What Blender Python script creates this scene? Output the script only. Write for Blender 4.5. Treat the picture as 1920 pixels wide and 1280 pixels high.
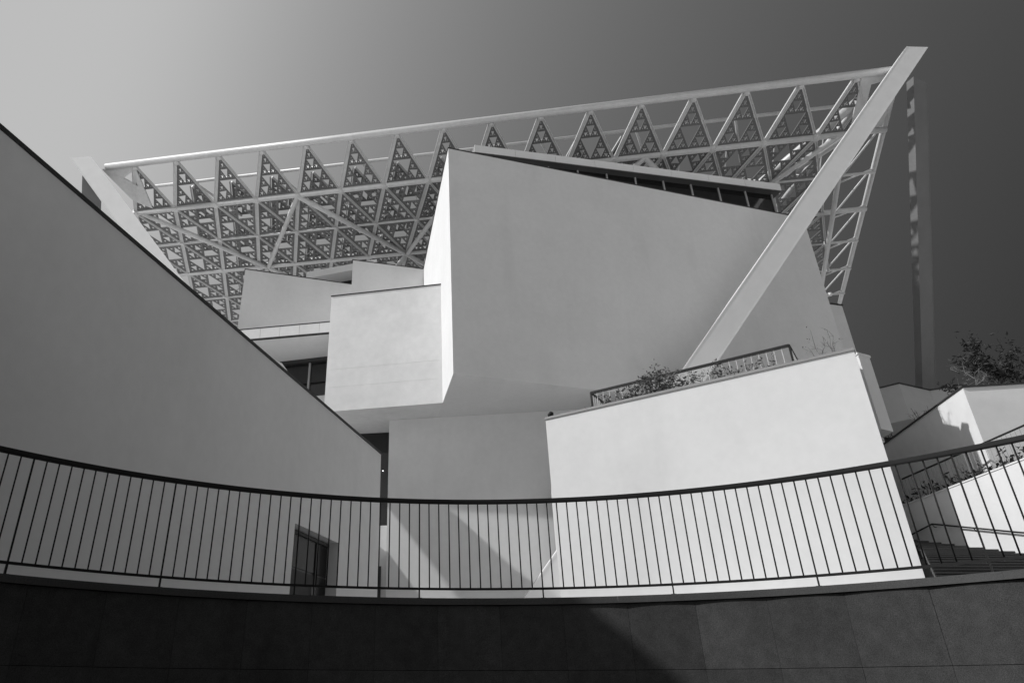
import bpy, math, random
from mathutils import Vector, Matrix

random.seed(7)
for o in list(bpy.data.objects):
    bpy.data.objects.remove(o, do_unlink=True)
scene = bpy.context.scene
COL = scene.collection

# ------------------------------------------------------------------ camera
# origin of the world = the photographer's eye, 1.6 m above the courtyard floor
cam_d = bpy.data.cameras.new('camera')
cam = bpy.data.objects.new('camera', cam_d)
COL.objects.link(cam)
cam_d.sensor_width = 36.0
cam_d.lens = 24.303
cam_d.shift_x = 170.0 / 1920.0
cam_d.clip_start = 0.05
cam_d.clip_end = 3000.0
cam.location = (0, 0, 0)
cam.rotation_euler = (math.radians(90 + 26.809), 0, 0)
scene.camera = cam
scene.render.resolution_x = 1024
scene.render.resolution_y = 682

# ------------------------------------------------------------------ sky, sun, exposure
SUN = Vector((-1.0, -0.12, 0.80)).normalized()          # towards the sun
sun_el = math.asin(SUN.z)
sun_az = math.atan2(SUN.x, SUN.y)                        # clockwise from +Y
world = bpy.data.worlds.new('World')
scene.world = world
world.use_nodes = True
nt = world.node_tree
nt.nodes.clear()
w_out = nt.nodes.new('ShaderNodeOutputWorld')
w_bg = nt.nodes.new('ShaderNodeBackground')
w_sky = nt.nodes.new('ShaderNodeTexSky')
w_sky.sky_type = 'NISHITA'
w_sky.sun_disc = False
w_sky.sun_elevation = sun_el
w_sky.sun_rotation = sun_az
w_sky.air_density = 1.0
w_sky.dust_density = 7.0
w_sky.ozone_density = 1.0
w_sep = nt.nodes.new('ShaderNodeSeparateColor')          # black-and-white film behind a red filter
nt.links.new(w_sky.outputs[0], w_sep.inputs[0])
# the deep filtered blue fades to near black away from the sun, all round the sky
w_tc = nt.nodes.new('ShaderNodeTexCoord')
w_dot = nt.nodes.new('ShaderNodeVectorMath'); w_dot.operation = 'DOT_PRODUCT'
w_dot.inputs[1].default_value = SUN
nt.links.new(w_tc.outputs['Generated'], w_dot.inputs[0])
w_fal = nt.nodes.new('ShaderNodeMapRange'); w_fal.interpolation_type = 'SMOOTHSTEP'
w_fal.inputs[1].default_value = -0.70; w_fal.inputs[2].default_value = 0.80
w_fal.inputs[3].default_value = 0.015; w_fal.inputs[4].default_value = 1.0
nt.links.new(w_dot.outputs['Value'], w_fal.inputs[0])
w_mul = nt.nodes.new('ShaderNodeMath'); w_mul.operation = 'MULTIPLY'
nt.links.new(w_sep.outputs[0], w_mul.inputs[0]); nt.links.new(w_fal.outputs[0], w_mul.inputs[1])
w_cap = nt.nodes.new('ShaderNodeMath'); w_cap.operation = 'SMOOTH_MIN'      # the film's shoulder near the sun
w_cap.inputs[1].default_value = 2.3; w_cap.inputs[2].default_value = 1.0
nt.links.new(w_mul.outputs[0], w_cap.inputs[0])
nt.links.new(w_cap.outputs[0], w_bg.inputs[0])
w_bg.inputs[1].default_value = 0.15
nt.links.new(w_bg.outputs[0], w_out.inputs[0])

sun_d = bpy.data.lights.new('sun', 'SUN')
sun_d.energy = 2.25
sun_d.angle = math.radians(1.0)
sun_d.color = (1, 1, 1)
sun = bpy.data.objects.new('sun', sun_d)
COL.objects.link(sun)
sun.rotation_euler = SUN.to_track_quat('Z', 'Y').to_euler()
sun.location = SUN * 60

vs = scene.view_settings
vs.view_transform = 'Standard'
vs.look = 'None'
vs.gamma = 1.0
vs.use_curve_mapping = False
vs.exposure = 0.56


# ------------------------------------------------------------------ materials
def mat(name, g=0.5, rough=0.7, spec=0.4, noise=None, bump=None, rnd=0.0, metal=0.0, streak=None):
    """grey procedural material; noise = list of (scale, amount[, detail]); bump = (scale, strength, distance)"""
    m = bpy.data.materials.new(name)
    m.use_nodes = True
    t = m.node_tree
    b = t.nodes['Principled BSDF']
    b.inputs['Roughness'].default_value = rough
    b.inputs['Specular IOR Level'].default_value = spec
    b.inputs['Metallic'].default_value = metal
    geo = t.nodes.new('ShaderNodeNewGeometry')
    val = t.nodes.new('ShaderNodeValue'); val.outputs[0].default_value = g
    cur = val.outputs[0]
    for n in (noise or []):
        tx = t.nodes.new('ShaderNodeTexNoise')
        tx.inputs['Scale'].default_value = n[0]
        tx.inputs['Detail'].default_value = n[2] if len(n) > 2 else 4
        t.links.new(geo.outputs['Position'], tx.inputs['Vector'])
        mr = t.nodes.new('ShaderNodeMapRange')
        mr.inputs[1].default_value = 0.3; mr.inputs[2].default_value = 0.7
        mr.inputs[3].default_value = 1 - n[1]; mr.inputs[4].default_value = 1 + n[1]
        t.links.new(tx.outputs[0], mr.inputs[0])
        mu = t.nodes.new('ShaderNodeMath'); mu.operation = 'MULTIPLY'
        t.links.new(cur, mu.inputs[0]); t.links.new(mr.outputs[0], mu.inputs[1])
        cur = mu.outputs[0]
    if streak:                                           # vertical rain marks: (horizontal scale, vertical scale, amount)
        mp = t.nodes.new('ShaderNodeMapping')
        mp.inputs['Scale'].default_value = (streak[0], streak[0], streak[1])
        t.links.new(geo.outputs['Position'], mp.inputs['Vector'])
        tx = t.nodes.new('ShaderNodeTexNoise'); tx.inputs['Scale'].default_value = 1.0; tx.inputs['Detail'].default_value = 5
        t.links.new(mp.outputs[0], tx.inputs['Vector'])
        mr = t.nodes.new('ShaderNodeMapRange')
        mr.inputs[1].default_value = 0.55; mr.inputs[2].default_value = 0.8
        mr.inputs[3].default_value = 1.0; mr.inputs[4].default_value = 1 - streak[2]
        t.links.new(tx.outputs[0], mr.inputs[0])
        mu = t.nodes.new('ShaderNodeMath'); mu.operation = 'MULTIPLY'
        t.links.new(cur, mu.inputs[0]); t.links.new(mr.outputs[0], mu.inputs[1])
        cur = mu.outputs[0]
    if rnd:
        oi = t.nodes.new('ShaderNodeObjectInfo')
        mr = t.nodes.new('ShaderNodeMapRange')
        mr.inputs[3].default_value = 1 - rnd; mr.inputs[4].default_value = 1 + rnd
        t.links.new(oi.outputs['Random'], mr.inputs[0])
        mu = t.nodes.new('ShaderNodeMath'); mu.operation = 'MULTIPLY'
        t.links.new(cur, mu.inputs[0]); t.links.new(mr.outputs[0], mu.inputs[1])
        cur = mu.outputs[0]
    cmb = t.nodes.new('ShaderNodeCombineColor')
    for i in range(3):
        t.links.new(cur, cmb.inputs[i])
    t.links.new(cmb.outputs[0], b.inputs['Base Color'])
    if bump:
        tx = t.nodes.new('ShaderNodeTexNoise')
        tx.inputs['Scale'].default_value = bump[0]; tx.inputs['Detail'].default_value = 6
        t.links.new(geo.outputs['Position'], tx.inputs['Vector'])
        bp = t.nodes.new('ShaderNodeBump')
        bp.inputs['Strength'].default_value = bump[1]; bp.inputs['Distance'].default_value = bump[2]
        t.links.new(tx.outputs[0], bp.inputs['Height'])
        t.links.new(bp.outputs[0], b.inputs['Normal'])
    return m


M = {}
M['stucco'] = mat('white_stucco', 0.71, 0.85, 0.25, [(0.3, 0.03), (1.1, 0.02), (5.0, 0.02)], (3.0, 0.15, 0.02), streak=(0.9, 0.16, 0.07))
M['stucco_worn'] = mat('weathered_white_stucco', 0.74, 0.85, 0.25, [(0.8, 0.05), (3.5, 0.035)], (2.2, 0.25, 0.02), streak=(1.1, 0.5, 0.10))
M['paint'] = mat('white_steel_paint', 0.76, 0.45, 0.45, [(1.5, 0.03)])
M['canopy'] = mat('canopy_steel_paint', 0.60, 0.4, 0.5, [(1.5, 0.05), (6.0, 0.04)])
M['panel'] = mat('shade_toned_panel_metal', 0.13, 0.5, 0.4, [(2.0, 0.08)], rnd=0.12)  # white panels; the shade of their backlit undersides is put into this dark grey
M['stone'] = mat('dark_granite', 0.066, 0.7, 0.12, [(0.9, 0.14), (160.0, 0.42, 2), (9.0, 0.14)], (180.0, 0.12, 0.002), rnd=0.13, streak=(3.0, 0.4, 0.25))
M['coping'] = mat('dark_coping_stone', 0.075, 0.6, 0.35, [(1.2, 0.15), (120.0, 0.25, 2)])
M['joint'] = mat('joint_mortar', 0.012, 0.9, 0.1, [(3.0, 0.2)])
M['rail'] = mat('charcoal_rail_paint', 0.02, 0.55, 0.2, [(4.0, 0.12)])
M['trim'] = mat('dark_metal_flashing', 0.04, 0.5, 0.3, [(1.5, 0.15)])
M['trim_light'] = mat('grey_metal_coping', 0.28, 0.5, 0.4, [(1.5, 0.08)])
M['trim_pale'] = mat('pale_metal_bar', 0.55, 0.5, 0.4, [(2.0, 0.05)])
M['door_glass'] = mat('dim_door_glass', 0.012, 0.25, 0.12, [(0.6, 0.2)])
M['glass'] = mat('dark_window_glass', 0.012, 0.06, 0.6, [(0.6, 0.2)])
M['frame'] = mat('grey_window_frame', 0.35, 0.5, 0.4, [(2.0, 0.05)])
M['steel_shaded'] = mat('shade_toned_column_paint', 0.17, 0.5, 0.4, [(1.2, 0.06)])  # shade on the white leaning columns is put into this grey
M['shade_toned_render'] = mat('shade_toned_render', 0.42, 0.85, 0.25, [(0.5, 0.05), (3.0, 0.03)])  # the folded wall's shade is put into this base grey
M['dark'] = mat('dark_soffit_board', 0.06, 0.7, 0.2, [(1.0, 0.15)])
M['door'] = mat('dark_grey_door', 0.04, 0.45, 0.4, [(1.5, 0.1)])
M['step'] = mat('grey_stone_steps', 0.07, 0.75, 0.25, [(1.5, 0.12), (60.0, 0.15, 2)])
M['plaza'] = mat('pale_plaza_paving', 0.64, 0.85, 0.2, [(0.2, 0.08), (6.0, 0.08)], (40.0, 0.2, 0.003))
M['floor'] = mat('courtyard_paving', 0.06, 0.8, 0.25, [(0.4, 0.1), (20.0, 0.12)], (60.0, 0.2, 0.003))
M['leaf'] = mat('dark_leaf', 0.022, 0.55, 0.35, [(6.0, 0.35)], rnd=0.15)
M['leaf_pale'] = mat('grey_green_leaf', 0.11, 0.6, 0.3, [(6.0, 0.35)], rnd=0.1)
M['bark'] = mat('dark_bark', 0.045, 0.9, 0.1, [(8.0, 0.3)])
M['twig'] = mat('dry_twig', 0.22, 0.9, 0.1, [(8.0, 0.25)])
M['soil'] = mat('planter_soil', 0.06, 0.95, 0.1, [(5.0, 0.3)])
lm = bpy.data.materials.new('interior_lamp_glow'); lm.use_nodes = True
lb = lm.node_tree.nodes['Principled BSDF']
lb.inputs['Emission Color'].default_value = (1, 1, 1, 1); lb.inputs['Emission Strength'].default_value = 1.2
M['lamp'] = lm


# ------------------------------------------------------------------ helpers
def mesh_obj(name, verts, faces, material, parent=None, smooth=False):
    me = bpy.data.meshes.new(name)
    me.from_pydata([tuple(v) for v in verts], [], faces)
    me.validate()
    me.update()
    if smooth:
        for p in me.polygons:
            p.use_smooth = True
    me.materials.append(material)
    o = bpy.data.objects.new(name, me)
    COL.objects.link(o)
    if parent is not None:
        o.parent = parent
    return o


def inst(name, me, parent=None, matrix=None):
    o = bpy.data.objects.new(name, me)
    COL.objects.link(o)
    if parent is not None:
        o.parent = parent
    if matrix is not None:
        o.matrix_basis = matrix
    return o


def tag(o, label=None, cat=None, group=None, kind=None):
    if label: o['label'] = label
    if cat: o['category'] = cat
    if group: o['group'] = group
    if kind: o['kind'] = kind
    return o


def thing(name, label, cat, group=None, loc=(0, 0, 0)):
    o = bpy.data.objects.new(name, None)
    o.empty_display_size = 0.3
    COL.objects.link(o)
    o.location = loc
    return tag(o, label, cat, group)


def signed_area(poly):
    return 0.5 * sum(poly[i][0] * poly[(i + 1) % len(poly)][1] - poly[(i + 1) % len(poly)][0] * poly[i][1] for i in range(len(poly)))


def prism_data(poly, z0, z1):
    poly = [tuple(p[:2]) for p in poly]
    if signed_area(poly) < 0:
        poly = poly[::-1]
    n = len(poly)
    z0l = z0 if isinstance(z0, (list, tuple)) else [z0] * n
    z1l = z1 if isinstance(z1, (list, tuple)) else [z1] * n
    v = [(p[0], p[1], z) for p, z in zip(poly, z0l)] + [(p[0], p[1], z) for p, z in zip(poly, z1l)]
    f = [list(range(n))[::-1], list(range(n, 2 * n))]
    f += [[i, (i + 1) % n, n + (i + 1) % n, n + i] for i in range(n)]
    return v, f


def prism(name, poly, z0, z1, material, parent=None, bevel=0.0):
    v, f = prism_data(poly, z0, z1)
    o = mesh_obj(name, v, f, material, parent)
    if bevel:
        b = o.modifiers.new('edge', 'BEVEL'); b.width = bevel; b.segments = 2; b.limit_method = 'ANGLE'
    return o


def bar_data(p0, p1, w, h, up=(0, 0, 1)):
    """box from p0 to p1; w across, h along 'up'"""
    p0, p1, up = Vector(p0), Vector(p1), Vector(up)
    d = (p1 - p0).normalized()
    s = d.cross(up)
    if s.length < 1e-5:
        s = d.cross(Vector((1, 0, 0)))
    s.normalize()
    u = s.cross(d).normalized()
    v = []
    for p in (p0, p1):
        for a, b in ((-1, -1), (1, -1), (1, 1), (-1, 1)):
            v.append(p + s * (a * w / 2) + u * (b * h / 2))
    f = [[3, 2, 1, 0], [4, 5, 6, 7]] + [[i, (i + 1) % 4, 4 + (i + 1) % 4, 4 + i] for i in range(4)]
    return v, f


def bar(name, p0, p1, w, h, material, parent=None, up=(0, 0, 1), bevel=0.0):
    v, f = bar_data(p0, p1, w, h, up)
    o = mesh_obj(name, v, f, material, parent)
    if bevel:
        b = o.modifiers.new('edge', 'BEVEL'); b.width = bevel; b.segments = 2
    return o


def tube_data(pts, rad, n=12, caps=True):
    pts = [Vector(p) for p in pts]
    rads = rad if isinstance(rad, (list, tuple)) else [rad] * len(pts)
    v, f = [], []
    d0 = (pts[1] - pts[0]).normalized()
    ref = Vector((0, 0, 1)) if abs(d0.z) < 0.9 else Vector((1, 0, 0))
    for i, p in enumerate(pts):
        a = pts[max(i - 1, 0)]; b = pts[min(i + 1, len(pts) - 1)]
        d = (b - a).normalized()
        s = d.cross(ref).normalized(); u = s.cross(d).normalized()
        for k in range(n):
            t = 2 * math.pi * k / n
            v.append(p + s * (math.cos(t) * rads[i]) + u * (math.sin(t) * rads[i]))
    for i in range(len(pts) - 1):
        for k in range(n):
            f.append([i * n + k, (i + 1) * n + k, (i + 1) * n + (k + 1) % n, i * n + (k + 1) % n])
    if caps:
        f.append(list(range(n)))
        f.append([(len(pts) - 1) * n + k for k in range(n)][::-1])
    return v, f


def tube(name, pts, rad, material, parent=None, n=14):
    v, f = tube_data(pts, rad, n)
    o = mesh_obj(name, v, f, material, parent, smooth=True)
    return o


def merge(parts):
    V, F = [], []
    for v, f in parts:
        k = len(V)
        V += [Vector(q) for q in v]
        F += [[i + k for i in g] for g in f]
    return V, F


def off(p, q, d):
    """point list p->q shifted d to the right of travel"""
    p, q = Vector(p[:2] + (0,)) if isinstance(p, tuple) else p, Vector(q[:2] + (0,)) if isinstance(q, tuple) else q
    t = (q - p).normalized()
    return Vector((t.y, -t.x, 0)) * d


def lerp(a, b, t):
    return tuple(a[i] + (b[i] - a[i]) * t for i in range(len(a)))


PLAZA = 0.85          # plaza level above the eye
FLOOR = -1.6

# ------------------------------------------------------------------ ground, courtyard drum
DC = Vector((0.577, 2.128, 0))      # centre of the sunken round courtyard
DR = 5.811


def on_drum(deg, r=DR, z=0.0):
    a = math.radians(deg)
    return Vector((DC.x + r * math.sin(a), DC.y + r * math.cos(a), z))


# plaza: one sheet with a round hole reaching the horizon
N = 128
v, f = [], []
rings = [DR + 0.02, 12, 30, 90, 300, 1500]
for r in rings:
    for k in range(N):
        v.append(on_drum(360.0 * k / N, r, PLAZA))
for i in range(len(rings) - 1):
    for k in range(N):
        a, b = i * N + k, i * N + (k + 1) % N
        f.append([a, a + N, b + N, b])
plaza = tag(mesh_obj('plaza', v, f, M['plaza']), kind='structure')
plaza['label'] = 'pale paved plaza round the sunken courtyard'
v = [on_drum(360.0 * k / N, DR + 0.3, FLOOR) for k in range(N)]
fl = tag(mesh_obj('courtyard_floor', v, [list(range(N))[::-1]], M['floor']), kind='structure')
fl['label'] = 'paved floor of the sunken courtyard'

drum = thing('courtyard_wall', 'dark stone panelled curved wall below the long railing', 'wall', loc=(DC.x, DC.y, FLOOR))
INV = Matrix.Translation(Vector((-DC.x, -DC.y, -FLOOR)))


def local(pts, o):
    return [Vector(p) - o.location for p in pts]


# backing ring behind the panels
NB = 120
v, f = [], []
for r, z in ((DR + 0.015, FLOOR), (DR + 0.015, 0.80), (DR + 0.30, 0.80), (DR + 0.30, FLOOR)):
    v += [on_drum(360.0 * k / NB, r, z) for k in range(NB)]
for i in range(4):
    for k in range(NB):
        a, b = i * NB + k, i * NB + (k + 1) % NB
        c, d = ((i + 1) % 4) * NB + (k + 1) % NB, ((i + 1) % 4) * NB + k
        f.append([a, b, c, d])
mesh_obj('backing', local(v, drum), f, M['joint'], drum)

# square flat panels, 6.6 degrees wide
STEP_DEG = 6.6
J0 = -3.99
rows = [(-1.6, -1.105), (-1.105, -0.455), (-0.455, 0.192), (0.192, 0.822)]
pan_mesh = {}
half = math.radians(STEP_DEG) / 2
for ri, (za, zb) in enumerate(rows):
    hw = DR * math.sin(half) - 0.0022
    hh = (zb - za) / 2 - 0.0022
    vv, ff = prism_data([(-hw, -0.022), (hw, -0.022), (hw, 0.02), (-hw, 0.02)], -hh, hh)
    me = bpy.data.meshes.new('panel')
    me.from_pydata(vv, [], ff); me.update(); me.materials.append(M['stone'])
    pan_mesh[ri] = me
rp = random.Random(3)
count = 0
rest = []
for k in range(-27, 28):
    ang = J0 + STEP_DEG * (k + 0.5)
    if k >= 27.3: continue
    for ri, (za, zb) in enumerate(rows):
        ap = DR * math.cos(half) - 0.0 + rp.uniform(-0.0025, 0.0025)
        pos = on_drum(ang, ap, (za + zb) / 2)
        rot = Matrix.Rotation(-math.radians(ang) + rp.uniform(-0.002, 0.002), 4, 'Z') @ Matrix.Rotation(rp.uniform(-0.002, 0.002), 4, 'X')
        mtx = Matrix.Translation(pos - drum.location) @ rot
        if abs(ang - 3) < 75:
            inst('panel', pan_mesh[ri], drum, mtx); count += 1
        else:
            me = pan_mesh[ri]
            rest.append(([mtx @ w.co for w in me.vertices], [list(p.vertices) for p in me.polygons]))
V, F = merge(rest)
tag(mesh_obj('rear_panel', V, F, M['stone'], drum), kind='stuff')

# coping stones
cop_n = 55
for k in range(cop_n):
    a0 = 1.87 + 360.0 / cop_n * k + 0.004
    a1 = a0 + 360.0 / cop_n - 0.008
    pts = []
    q = 5
    inner = [on_drum(a0 + (a1 - a0) * i / q, DR - 0.050) for i in range(q + 1)]
    outer = [on_drum(a0 + (a1 - a0) * i / q, DR + 0.36) for i in range(q + 1)][::-1]
    o = prism('coping_stone', [(p.x - DC.x, p.y - DC.y) for p in inner + outer], 0.826 - FLOOR, 0.893 - FLOOR, M['coping'], drum)

# ------------------------------------------------------------------ courtyard railing
rail = thing('curved_railing', 'long dark curved railing with thin upright bars along the courtyard edge', 'railing', loc=(DC.x, DC.y, 0.893))
RR = DR + 0.055
A0, A1 = -78.5, 80.0


def arc_bar(name, z0, z1, w, parent, a0=A0, a1=A1, n=160, r=RR):
    v, f = [], []
    for i in range(n + 1):
        a = a0 + (a1 - a0) * i / n
        for rr, z in ((r - w / 2, z0), (r + w / 2, z0), (r + w / 2, z1), (r - w / 2, z1)):
            v.append(on_drum(a, rr, z) - parent.location)
    for i in range(n):
        for j in range(4):
            f.append([i * 4 + j, i * 4 + (j + 1) % 4, (i + 1) * 4 + (j + 1) % 4, (i + 1) * 4 + j])
    f.append([3, 2, 1, 0]); f.append([n * 4 + j for j in range(4)])
    return mesh_obj(name, v, f, M['rail'], parent)


# stairs on the right interrupt nothing: the rail runs on
tr = arc_bar('top_rail', 1.930, 1.980, 0.05, rail)
bv = tr.modifiers.new('edge', 'BEVEL'); bv.width = 0.008; bv.segments = 2; bv.limit_method = 'ANGLE'; bv.angle_limit = math.radians(40)
arc_bar('bottom_rail', 0.987, 1.010, 0.03, rail)
bm_v, bm_f = tube_data([(0, 0, 1.010 - 0.893), (0, 0, 1.928 - 0.893)], 0.0072, 8)
me_b = bpy.data.meshes.new('baluster'); me_b.from_pydata([tuple(p) for p in bm_v], [], bm_f); me_b.update(); me_b.materials.append(M['rail'])
for p in me_b.polygons: p.use_smooth = True
bm_v, bm_f = bar_data((0, 0, -0.005), (0, 0, 0.094), 0.034, 0.014, (1, 0, 0))
bm2 = bar_data((0, 0, 0.118), (0, 0, 1.036), 0.016, 0.014, (1, 0, 0))
bm3 = bar_data((0, 0, 0.0005), (0, 0, 0.010), 0.075, 0.05, (1, 0, 0))
bm_v, bm_f = merge([(bm_v, bm_f), bm2, bm3])
me_p = bpy.data.meshes.new('post'); me_p.from_pydata([tuple(p) for p in bm_v], [], bm_f); me_p.update(); me_p.materials.append(M['rail'])
P0 = -5.866
for k in range(-66, 79):
    a = P0 + 13.2 / 12 * k
    if a < A0 or a > A1: continue
    mtx = Matrix.Translation(on_drum(a, RR, 0.893) - rail.location) @ Matrix.Rotation(-math.radians(a), 4, 'Z') @ Matrix.Rotation(rp.uniform(-.002, .002), 4, 'Y')
    inst('post' if k % 12 == 0 else 'baluster', me_p if k % 12 == 0 else me_b, rail, mtx)

# ------------------------------------------------------------------ left wall building
L_DIR = Vector((0.2925, 0.9563, 0))
L_N = Vector((0.9563, -0.2925, 0))        # faces right
L0 = Vector((-2.61, 14.45, 0))
L_END = Vector((-1.17, 19.20, 0))
L_START = L0 - L_DIR * 22
LT = 6.06


def lp(u, d=0.0, z=0.0):
    """point on the left wall: u along from the near door jamb, d outwards"""
    p = L0 + L_DIR * u + L_N * d
    return Vector((p.x, p.y, z))


left = thing('pavilion', 'big grey shaded wall with slanting dark top edge at left', 'building', loc=(L_START.x, L_START.y, PLAZA))
DW = 2.29; DZ = 3.10
UE = (L_END - L0).dot(L_DIR)
US = -22.0
# wall face as three pieces round the door opening + jamb reveal
TH = 0.45


def wall_piece(u0, u1, z0, z1, name='wall'):
    q = [lp(u0), lp(u1), lp(u1, -TH), lp(u0, -TH)]
    return prism(name, [(p.x - left.location.x, p.y - left.location.y) for p in q], z0 - PLAZA, z1 - PLAZA, M['stucco'], left)


# one solid mesh for the wall: outline with a door notch extruded
out = [(US, PLAZA), (0.0, PLAZA), (0.0, DZ), (DW, DZ), (DW, PLAZA), (UE, PLAZA), (UE, LT), (US, LT)]
v = [lp(u, 0, z) - left.location for u, z in out] + [lp(u, -TH, z) - left.location for u, z in out]
n = len(out)
f = [list(range(n))[::-1], list(range(n, 2 * n))] + [[i, (i + 1) % n, n + (i + 1) % n, n + i] for i in range(n)]
mesh_obj('wall', v, f, M['stucco'], left)
# the mass behind it
q = [lp(US, -TH - 0.004), lp(UE, -TH - 0.004), lp(UE, -TH) + Vector((-6.5, 6.0, 0)), lp(UE, -9), lp(US, -9)]
prism('building_mass', [(p.x - left.location.x, p.y - left.location.y) for p in q], 0.0, LT - PLAZA - 0.01, M['stucco'], left)
q = [lp(US - 0.05, 0.035), lp(UE + 0.03, 0.035), lp(UE + 0.03, -TH - 0.03), lp(US - 0.05, -TH - 0.03)]
prism('coping', [(p.x - left.location.x, p.y - left.location.y) for p in q], LT + 0.002 - PLAZA, LT + 0.052 - PLAZA, M['trim'], left)
# door
dr = bar('door', lp(0.02, -0.30, (PLAZA + DZ) / 2) - left.location, lp(DW - 0.02, -0.30, (PLAZA + DZ) / 2) - left.location, 0.05, DZ - PLAZA - 0.02, M['door'], left)
dr['label'] = 'dark recessed door with glazed strip above'
for nm, p0, p1, w, h, mm in (
        ('transom_glass', lp(0.06, -0.262, 2.66), lp(DW - 0.06, -0.262, 2.66), 0.02, 0.66, 'door_glass'),
        ('door_frame', lp(0.02, -0.25, 3.045), lp(DW - 0.02, -0.25, 3.045), 0.05, 0.07, 'trim'),
        ('mullion', lp(1.62, -0.25, PLAZA + 0.02), lp(1.62, -0.25, 3.0), 0.06, 0.05, 'trim'),
        ('door_leaf', lp(0.10, -0.262, 1.60), lp(1.56, -0.262, 1.60), 0.02, 1.36, 'dark'),
        ('side_glass', lp(1.68, -0.262, 1.60), lp(DW - 0.06, -0.262, 1.60), 0.02, 1.36, 'door_glass')):
    bar(nm, p0 - left.location, p1 - left.location, w, h, M[mm], dr, up=(0, 0, 1) if nm != 'mullion' else tuple(L_N))

tube('handle', [lp(1.48, -0.22, 1.55) - left.location, lp(1.48, -0.22, 2.05) - left.location], 0.014, M['frame'], dr, 8)

# ------------------------------------------------------------------ museum: main volumes
mus = thing('museum_building', 'white angular museum of stacked blocks with a large blank shaded front wall', 'building', loc=(1.13, 22.29, PLAZA))
ML = mus.location


def mprism(name, poly, z0, z1, m, parent=None, bevel=0.0):
    if parent is None:
        return prism(name, [(p[0] - ML.x, p[1] - ML.y) for p in poly], z0 - PLAZA, z1 - PLAZA, m, mus, bevel)
    return prism(name, [(p[0] - ML.x, p[1] - ML.y) for p in poly], z0 - PLAZA, z1 - PLAZA, m, parent, bevel)


def mbar(name, p0, p1, w, h, m, parent=None, up=(0, 0, 1)):
    return bar(name, Vector(p0) - ML, Vector(p1) - ML, w, h, m, parent or mus, up)


ZT = 20.35
BACK = Vector((-0.107, 0.994))
m0 = Vector((1.13, 22.29)); mr = Vector((18.45, 27.11))
fd = (mr - m0).normalized(); fn = Vector((fd.y, -fd.x))      # front direction and its outward normal
main_poly = [m0, mr, mr + BACK * 22, m0 + BACK * 22]
main = mprism('main_volume', main_poly, 10.0, ZT, M['stucco'])
main['label'] = 'large blank shaded front block with a sharp left corner'


def edge_trim(name, a, b, z, parent, out=0.025, th=0.045, m='trim', deep=0.22):
    a, b = Vector(a), Vector(b)
    t = (b - a).normalized(); n_ = Vector((t.y, -t.x))
    poly = [a + n_ * out, b + n_ * out, b - n_ * deep, a - n_ * deep]
    return mprism(name, poly, z + 0.002, z + th, M[m], parent)


edge_trim('coping', m0 - fd * 0.02, mr, ZT, main)
edge_trim('coping', m0 + BACK * 22, m0 + BACK * 0.24, ZT, main)
# cantilevered box on the left
b0 = Vector((0.84, 25.07)); b1 = Vector((-3.92, 26.07))
box_poly = [b1, b0, b0 + BACK * 8, b1 + BACK * 7]
boxv = mprism('cantilever_box', box_poly, 10.003, 15.36, M['stucco_worn'])
boxv['label'] = 'sunlit white box projecting beside the main block'
edge_trim('coping', b1 - Vector((0.02, 0)), b0, 15.36, boxv, out=0.03)
for zz in (11.05, 11.85):                                     # casting joints, a shallow raised lip
    t = (b0 - b1).normalized(); n_ = Vector((t.y, -t.x)); a = b1 + t * 0.05
    mprism('casting_joint', [a + n_ * 0.004, b0 + n_ * 0.004 - t * 0.05, b0 - n_ * 0.01 - t * 0.05, a - n_ * 0.01], zz, zz + 0.025, M['stucco_worn'], boxv)

# lower recessed body under the soffit
low_poly = [(-1.32, 26.98), (6.6, 25.70), (7.4, 36), (-1.0, 36)]
low = mprism('lower_volume', low_poly, PLAZA, 9.997, M['stucco'])
# glazed lobby behind the left pavilion
gl = mprism('lobby_glazing', [(-9.0, 29.6), (-1.35, 28.5), (-1.35, 30), (-9, 31)], 5.86, 9.996, M['glass'])
gl['label'] = 'black tall lobby glazing between the two walls'
mbar('transom', (-4.0, 28.82, 7.05), (-1.36, 28.44, 7.05), 0.08, 0.10, M['frame'], gl)
for (x, y, z) in ((-2.05, 28.56, 9.3), (-1.62, 28.50, 8.3)):
    vv, ff = tube_data([(x, y - 0.03, z), (x, y - 0.03, z - 0.03)], 0.03, 10)
    mesh_obj('ceiling_lamp', [Vector(p) - ML for p in vv], ff, M['lamp'], gl)
mprism('lobby_base', [(-9.0, 28.8), (-1.36, 27.7), (-1.36, 30.5), (-9, 31)], PLAZA, 5.85, M['stucco'])
mprism('service_door', [(-1.95, 27.75), (-1.55, 27.69), (-1.55, 27.9), (-1.95, 27.95)], PLAZA, 4.3, M['door'])

mprism('unseen_shade_slab', [(-5.8, 26.44), (-7.6, 25.4), (-11, 23.4), (-11, 20.0), (-6.5, 20.0), (-4.95, 22.3), (-4.6, 25.3), (-3.96, 26.15), (-3.96, 27.4)], 10.004, 10.4, M['stucco'])  # unseen slab added to shade the recessed wall above the light streak
mprism('unseen_shade_mass', [(-2.9, 26.8), (-3.97, 26.2), (-6.5, 24.8), (-15, 24.8), (-15, 28.6), (-2.9, 27.6)], PLAZA, 6.06, M['stucco'])  # unseen mass added to shade the recessed wall below the streak

# middle blocks on the upper storeys
w2 = mprism('upper_block', [(-3.62, 30.74), (0.20, 31.64), (-0.3, 39), (-4.2, 39)], 15.5, ZT, M['stucco'])
edge_trim('coping', (-3.66, 30.73), (0.13, 31.63), ZT, w2)
w1 = mprism('upper_block', [(-9.52, 31.63), (-3.3, 33.36), (-3.3, 42), (-10.4, 42)], 15.99, ZT, M['stucco'])
edge_trim('coping', (-9.56, 31.62), (-3.4, 33.34), ZT, w1)
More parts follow.
